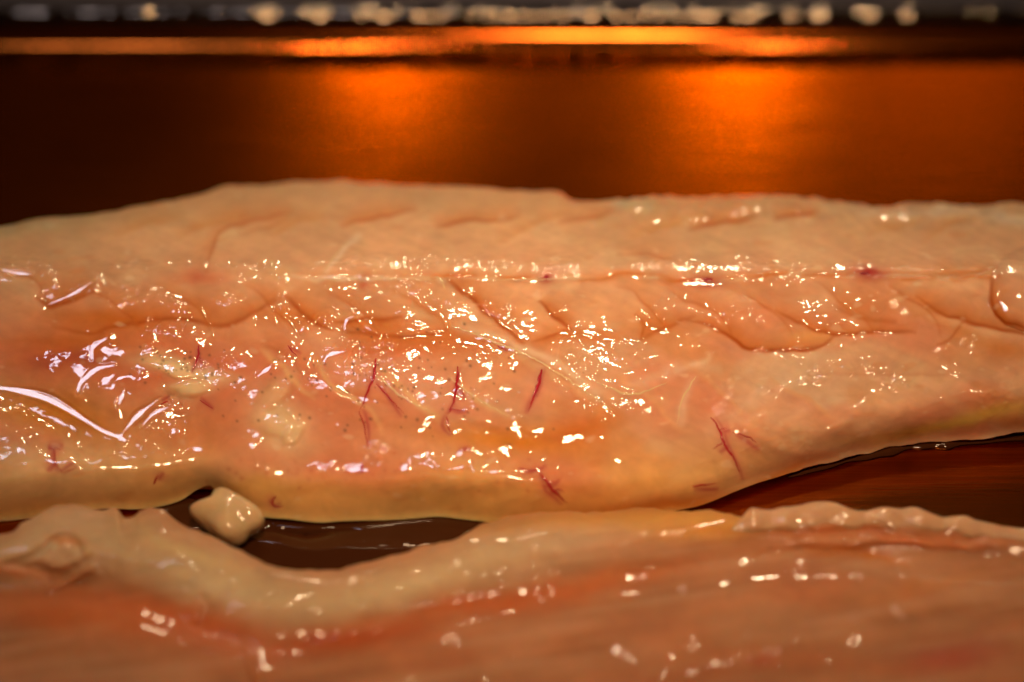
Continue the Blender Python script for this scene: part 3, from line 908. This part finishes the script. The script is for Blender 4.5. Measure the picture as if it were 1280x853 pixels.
zr = np.interp(q, [-.2, 0, .12, .3, .55, .8, 1.0, 1.25], [.72, .78, .95, 1.0, .96, .84, .70, .66]) * rollh[None]
body = np.interp(VV - lo[None], [-60, 0, 30, 90, 160, 250, 330, 360], [2.4, 4.0, 5.0, 5.5, 5.8, 5.6, 3.0, .4])
wgt = 1 / (1 + np.exp(-(VV - lo[None]) / 10.0))
Z2 = zr * (1 - wgt) + body * wgt
Z2 = np.apply_along_axis(lambda a: np.convolve(np.pad(a, 8, mode='edge'), np.hanning(17) / np.hanning(17).sum(), 'valid'), 0, Z2)
m8, m4, m40, m20 = noise(8, 6, 42), noise(3.4, 2.8, 41), noise(45, 22, 44), noise(24, 12, 43)
mf = noise(60, 4, 45, math.radians(-10))
Z2 += 0.10 * m40 + 0.08 * m20 + 0.008 * mf + 0.02 * m8
# where both fillets meet the near one dips under the belly edge of the other
meet = np.exp(-((UU - 770) / 95) ** 2)
Z2 -= meet * np.clip(1 - D2 / 26, 0, 1) * 2.2
ridge(Z2, [(0, 700), (40, 690), (70, 672), (85, 668), (102, 680), (100, 700)], 5, -.5)
ridge(Z2, [(60, 706), (85, 700), (115, 682)], 5, .6)
ridge(Z2, [(58, 735), (85, 722), (118, 702)], 6, .7)
ridge(Z2, [(0, 702), (50, 705), (70, 715)], 5, -.5)
ridge(Z2, [(230, 800), (260, 805), (300, 812)], 5, .5)
ridge(Z2, [(255, 745), (262, 760), (250, 790)], 7, -.5)
ridge(Z2, [(1060, 690), (1110, 672), (1180, 676), (1260, 680)], 6, .5)
ridge(Z2, [(940, 700), (1000, 690), (1050, 695), (1135, 702)], 6, -.4)
ridge(Z2, [(930, 664), (1050, 668), (1160, 666), (1290, 678)], 6, -.5)
ridge(Z2, [(300, 812), (315, 840), (320, 870)], 5, .5)
G2 = 0.12 + 0 * Z2
for (u, v, ru, rv, g) in [(80, 690, 70, 30, 1.0), (150, 660, 40, 16, .6), (300, 740, 100, 40, .9), (440, 740, 90, 36, .7), (600, 700, 80, 24, .5), (740, 690, 60, 14, .4), (1100, 664, 180, 12, 1.0), (1200, 800, 90, 40, .5),
                          (100, 820, 90, 30, .5), (1080, 720, 150, 20, .4), (900, 800, 200, 50, .3), (350, 790, 60, 18, .6)]:
    G2 = np.maximum(G2, g * blobm(u, v, ru, rv))
G2 *= np.clip(0.25 + 0.75 * noise(16, 11, 46), 0, 1.5)
Z2 += G2 * (0.03 * m8 + 0.012 * m4)
scatter(Z2, np.where((D2 > 6) & (VV < 880), G2 - 0.05, 0), 300, 63, 2.0, 3.6, 0.2)

C2 = np.ones((CH, CW, 3)) * np.array([0.39, 0.160, 0.072])  # same fish, darker and redder: shade and juice put into the base colour
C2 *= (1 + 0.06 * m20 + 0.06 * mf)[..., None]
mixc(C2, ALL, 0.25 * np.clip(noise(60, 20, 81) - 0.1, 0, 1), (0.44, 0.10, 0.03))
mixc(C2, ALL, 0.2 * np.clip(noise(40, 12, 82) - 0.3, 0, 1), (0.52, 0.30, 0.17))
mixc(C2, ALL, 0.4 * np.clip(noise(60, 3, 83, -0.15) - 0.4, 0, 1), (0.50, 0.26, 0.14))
roll = np.clip(1 - np.abs(q - 0.45) / 0.65, 0, 1) * np.clip((780 - UU) / 180, 0, 1)
mixc(C2, ALL, 0.65 * roll, (0.58, 0.45, 0.26))
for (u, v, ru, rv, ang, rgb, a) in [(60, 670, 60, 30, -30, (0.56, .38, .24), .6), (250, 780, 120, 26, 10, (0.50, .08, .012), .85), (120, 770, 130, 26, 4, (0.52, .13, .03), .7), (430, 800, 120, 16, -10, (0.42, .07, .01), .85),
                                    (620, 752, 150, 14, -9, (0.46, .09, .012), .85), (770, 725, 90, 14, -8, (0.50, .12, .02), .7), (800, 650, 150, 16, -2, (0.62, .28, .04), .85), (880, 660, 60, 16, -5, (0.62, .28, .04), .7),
                                    (85, 672, 22, 5, 10, ORANGE, .7), (20, 710, 60, 10, 3, (0.55, .16, .04), .7), (240, 690, 70, 10, 22, (0.62, .46, .22), .5), (1090, 668, 200, 7, 2, (0.50, .12, .03), .7),
                                    (1180, 820, 60, 20, -10, (0.36, .03, .02), .6), (950, 828, 14, 7, 0, (0.30, .015, .02), .7), (1000, 830, 200, 14, 2, (0.45, .14, .05), .5), (1150, 730, 90, 8, -12, (0.5, .18, .05), .5),
                                    (700, 680, 120, 24, -10, (0.56, .40, .25), .5), (500, 735, 90, 16, -14, (0.64, .50, .30), .5), (280, 745, 60, 30, 20, (0.62, .50, .30), .4)]:
    blob(C2, u, v, ru, rv, rgb, a, ang)
paint(C2, [(1000, 690), (1060, 694), (1135, 702)], 6, ORANGE, .6)
C2 = np.clip(C2, .004, .9)
fillet2 = tag(empty('fish_fillet'), 'nearer raw fillet, blurred and darker in front, with a thick pale rolled edge', 'fish fillet', 'raw fish fillets on the tray')
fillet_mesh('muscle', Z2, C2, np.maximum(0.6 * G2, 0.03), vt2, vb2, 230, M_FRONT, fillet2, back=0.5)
frill('membrane_frill', [(915, 662), (940, 652), (985, 648), (1030, 645), (1075, 648), (1120, 648), (1170, 654), (1220, 661), (1275, 670), (1340, 676)], 14, Z2, M_FRILL, fillet2, 7,
      ([0, .06, .12, .2, .28, .33, .39, .46, .55, .62, .7, .8, .88, 1], [.6, 1.1, .85, 1.15, 1.3, 1.0, .6, .95, 1.1, .7, .95, .6, .75, .3]))

# ------------------------------------------------------------------ loose lump, juice, water beads
nub = lump('fat_lump', 286, 645, 44, 19, 26, -30, Z2, M_FAT, None, 9, rough=0.10, nu=56, nv=30, base=0.0030)
tag(nub, 'small pale lump of fat wedged in the gap between the two fillets', 'fat lump')


# thin dark juice sheet added to darken the tray floor in the lens shaped gap
o_ = spline([(150, 655), (215, 622), (262, 628), (330, 636), (430, 640), (560, 638), (648, 650), (600, 690), (520, 712), (430, 730), (350, 722), (262, 690), (200, 672), (150, 655)], 8)[:-1]
c_ = o_.mean(0)
rows = []
for f_, z_ in [(1.0, .0001), (0.985, .00022), (0.95, .0003), (0.7, .00032), (0.35, .00032), (0.01, .00032), (0.01, .00007), (0.99, .00007)]:
    w_ = c_ + (o_ - c_) * f_
    rows.append(world(w_[:, 0], w_[:, 1], np.full(len(w_), z_)))
A = np.array(rows)
tag(link_mesh('gap_dark_sheet', A.reshape(-1, 3), grid_faces(A.shape[0], A.shape[1], True, True), M_JUICE_GAP_DARK), 'thin dark brown juice sheet added to darken the lens shaped gap beside the fat lump', 'juice')
# a narrow line of juice that wets the tray along the right belly edge
p = spline([(985, 596), (1040, 581), (1090, 569), (1130, 560), (1170, 556), (1210, 553), (1290, 546), (1380, 532)], 20)
q_ = np.linspace(0, 1, len(p))
P0 = world(p[:, 0], p[:, 1], np.zeros(len(p)))
wd = 0.00075 * (1 + 0.35 * np.sin(q_ * 23) + 0.2 * np.sin(q_ * 51 + 1)) * np.sin(math.pi * np.clip(q_ * .96 + .02, 0, 1)) ** 0.5
an = np.linspace(0, 2 * math.pi, 16, endpoint=False)
V = P0[:, None].repeat(16, 1)
V[..., 1] += wd[:, None] * np.cos(an)[None]
V[..., 2] = 0.00003 + np.where(np.sin(an) > 0, 0.5 * np.sin(an), 0.0)[None] * wd[:, None]
tag(link_mesh('juice_line', V.reshape(-1, 3), grid_faces(len(p), 16, False, True), M_JUICE_GAP_DARK), 'thin line of dark brown juice along the right belly edge of the larger fillet', 'juice')
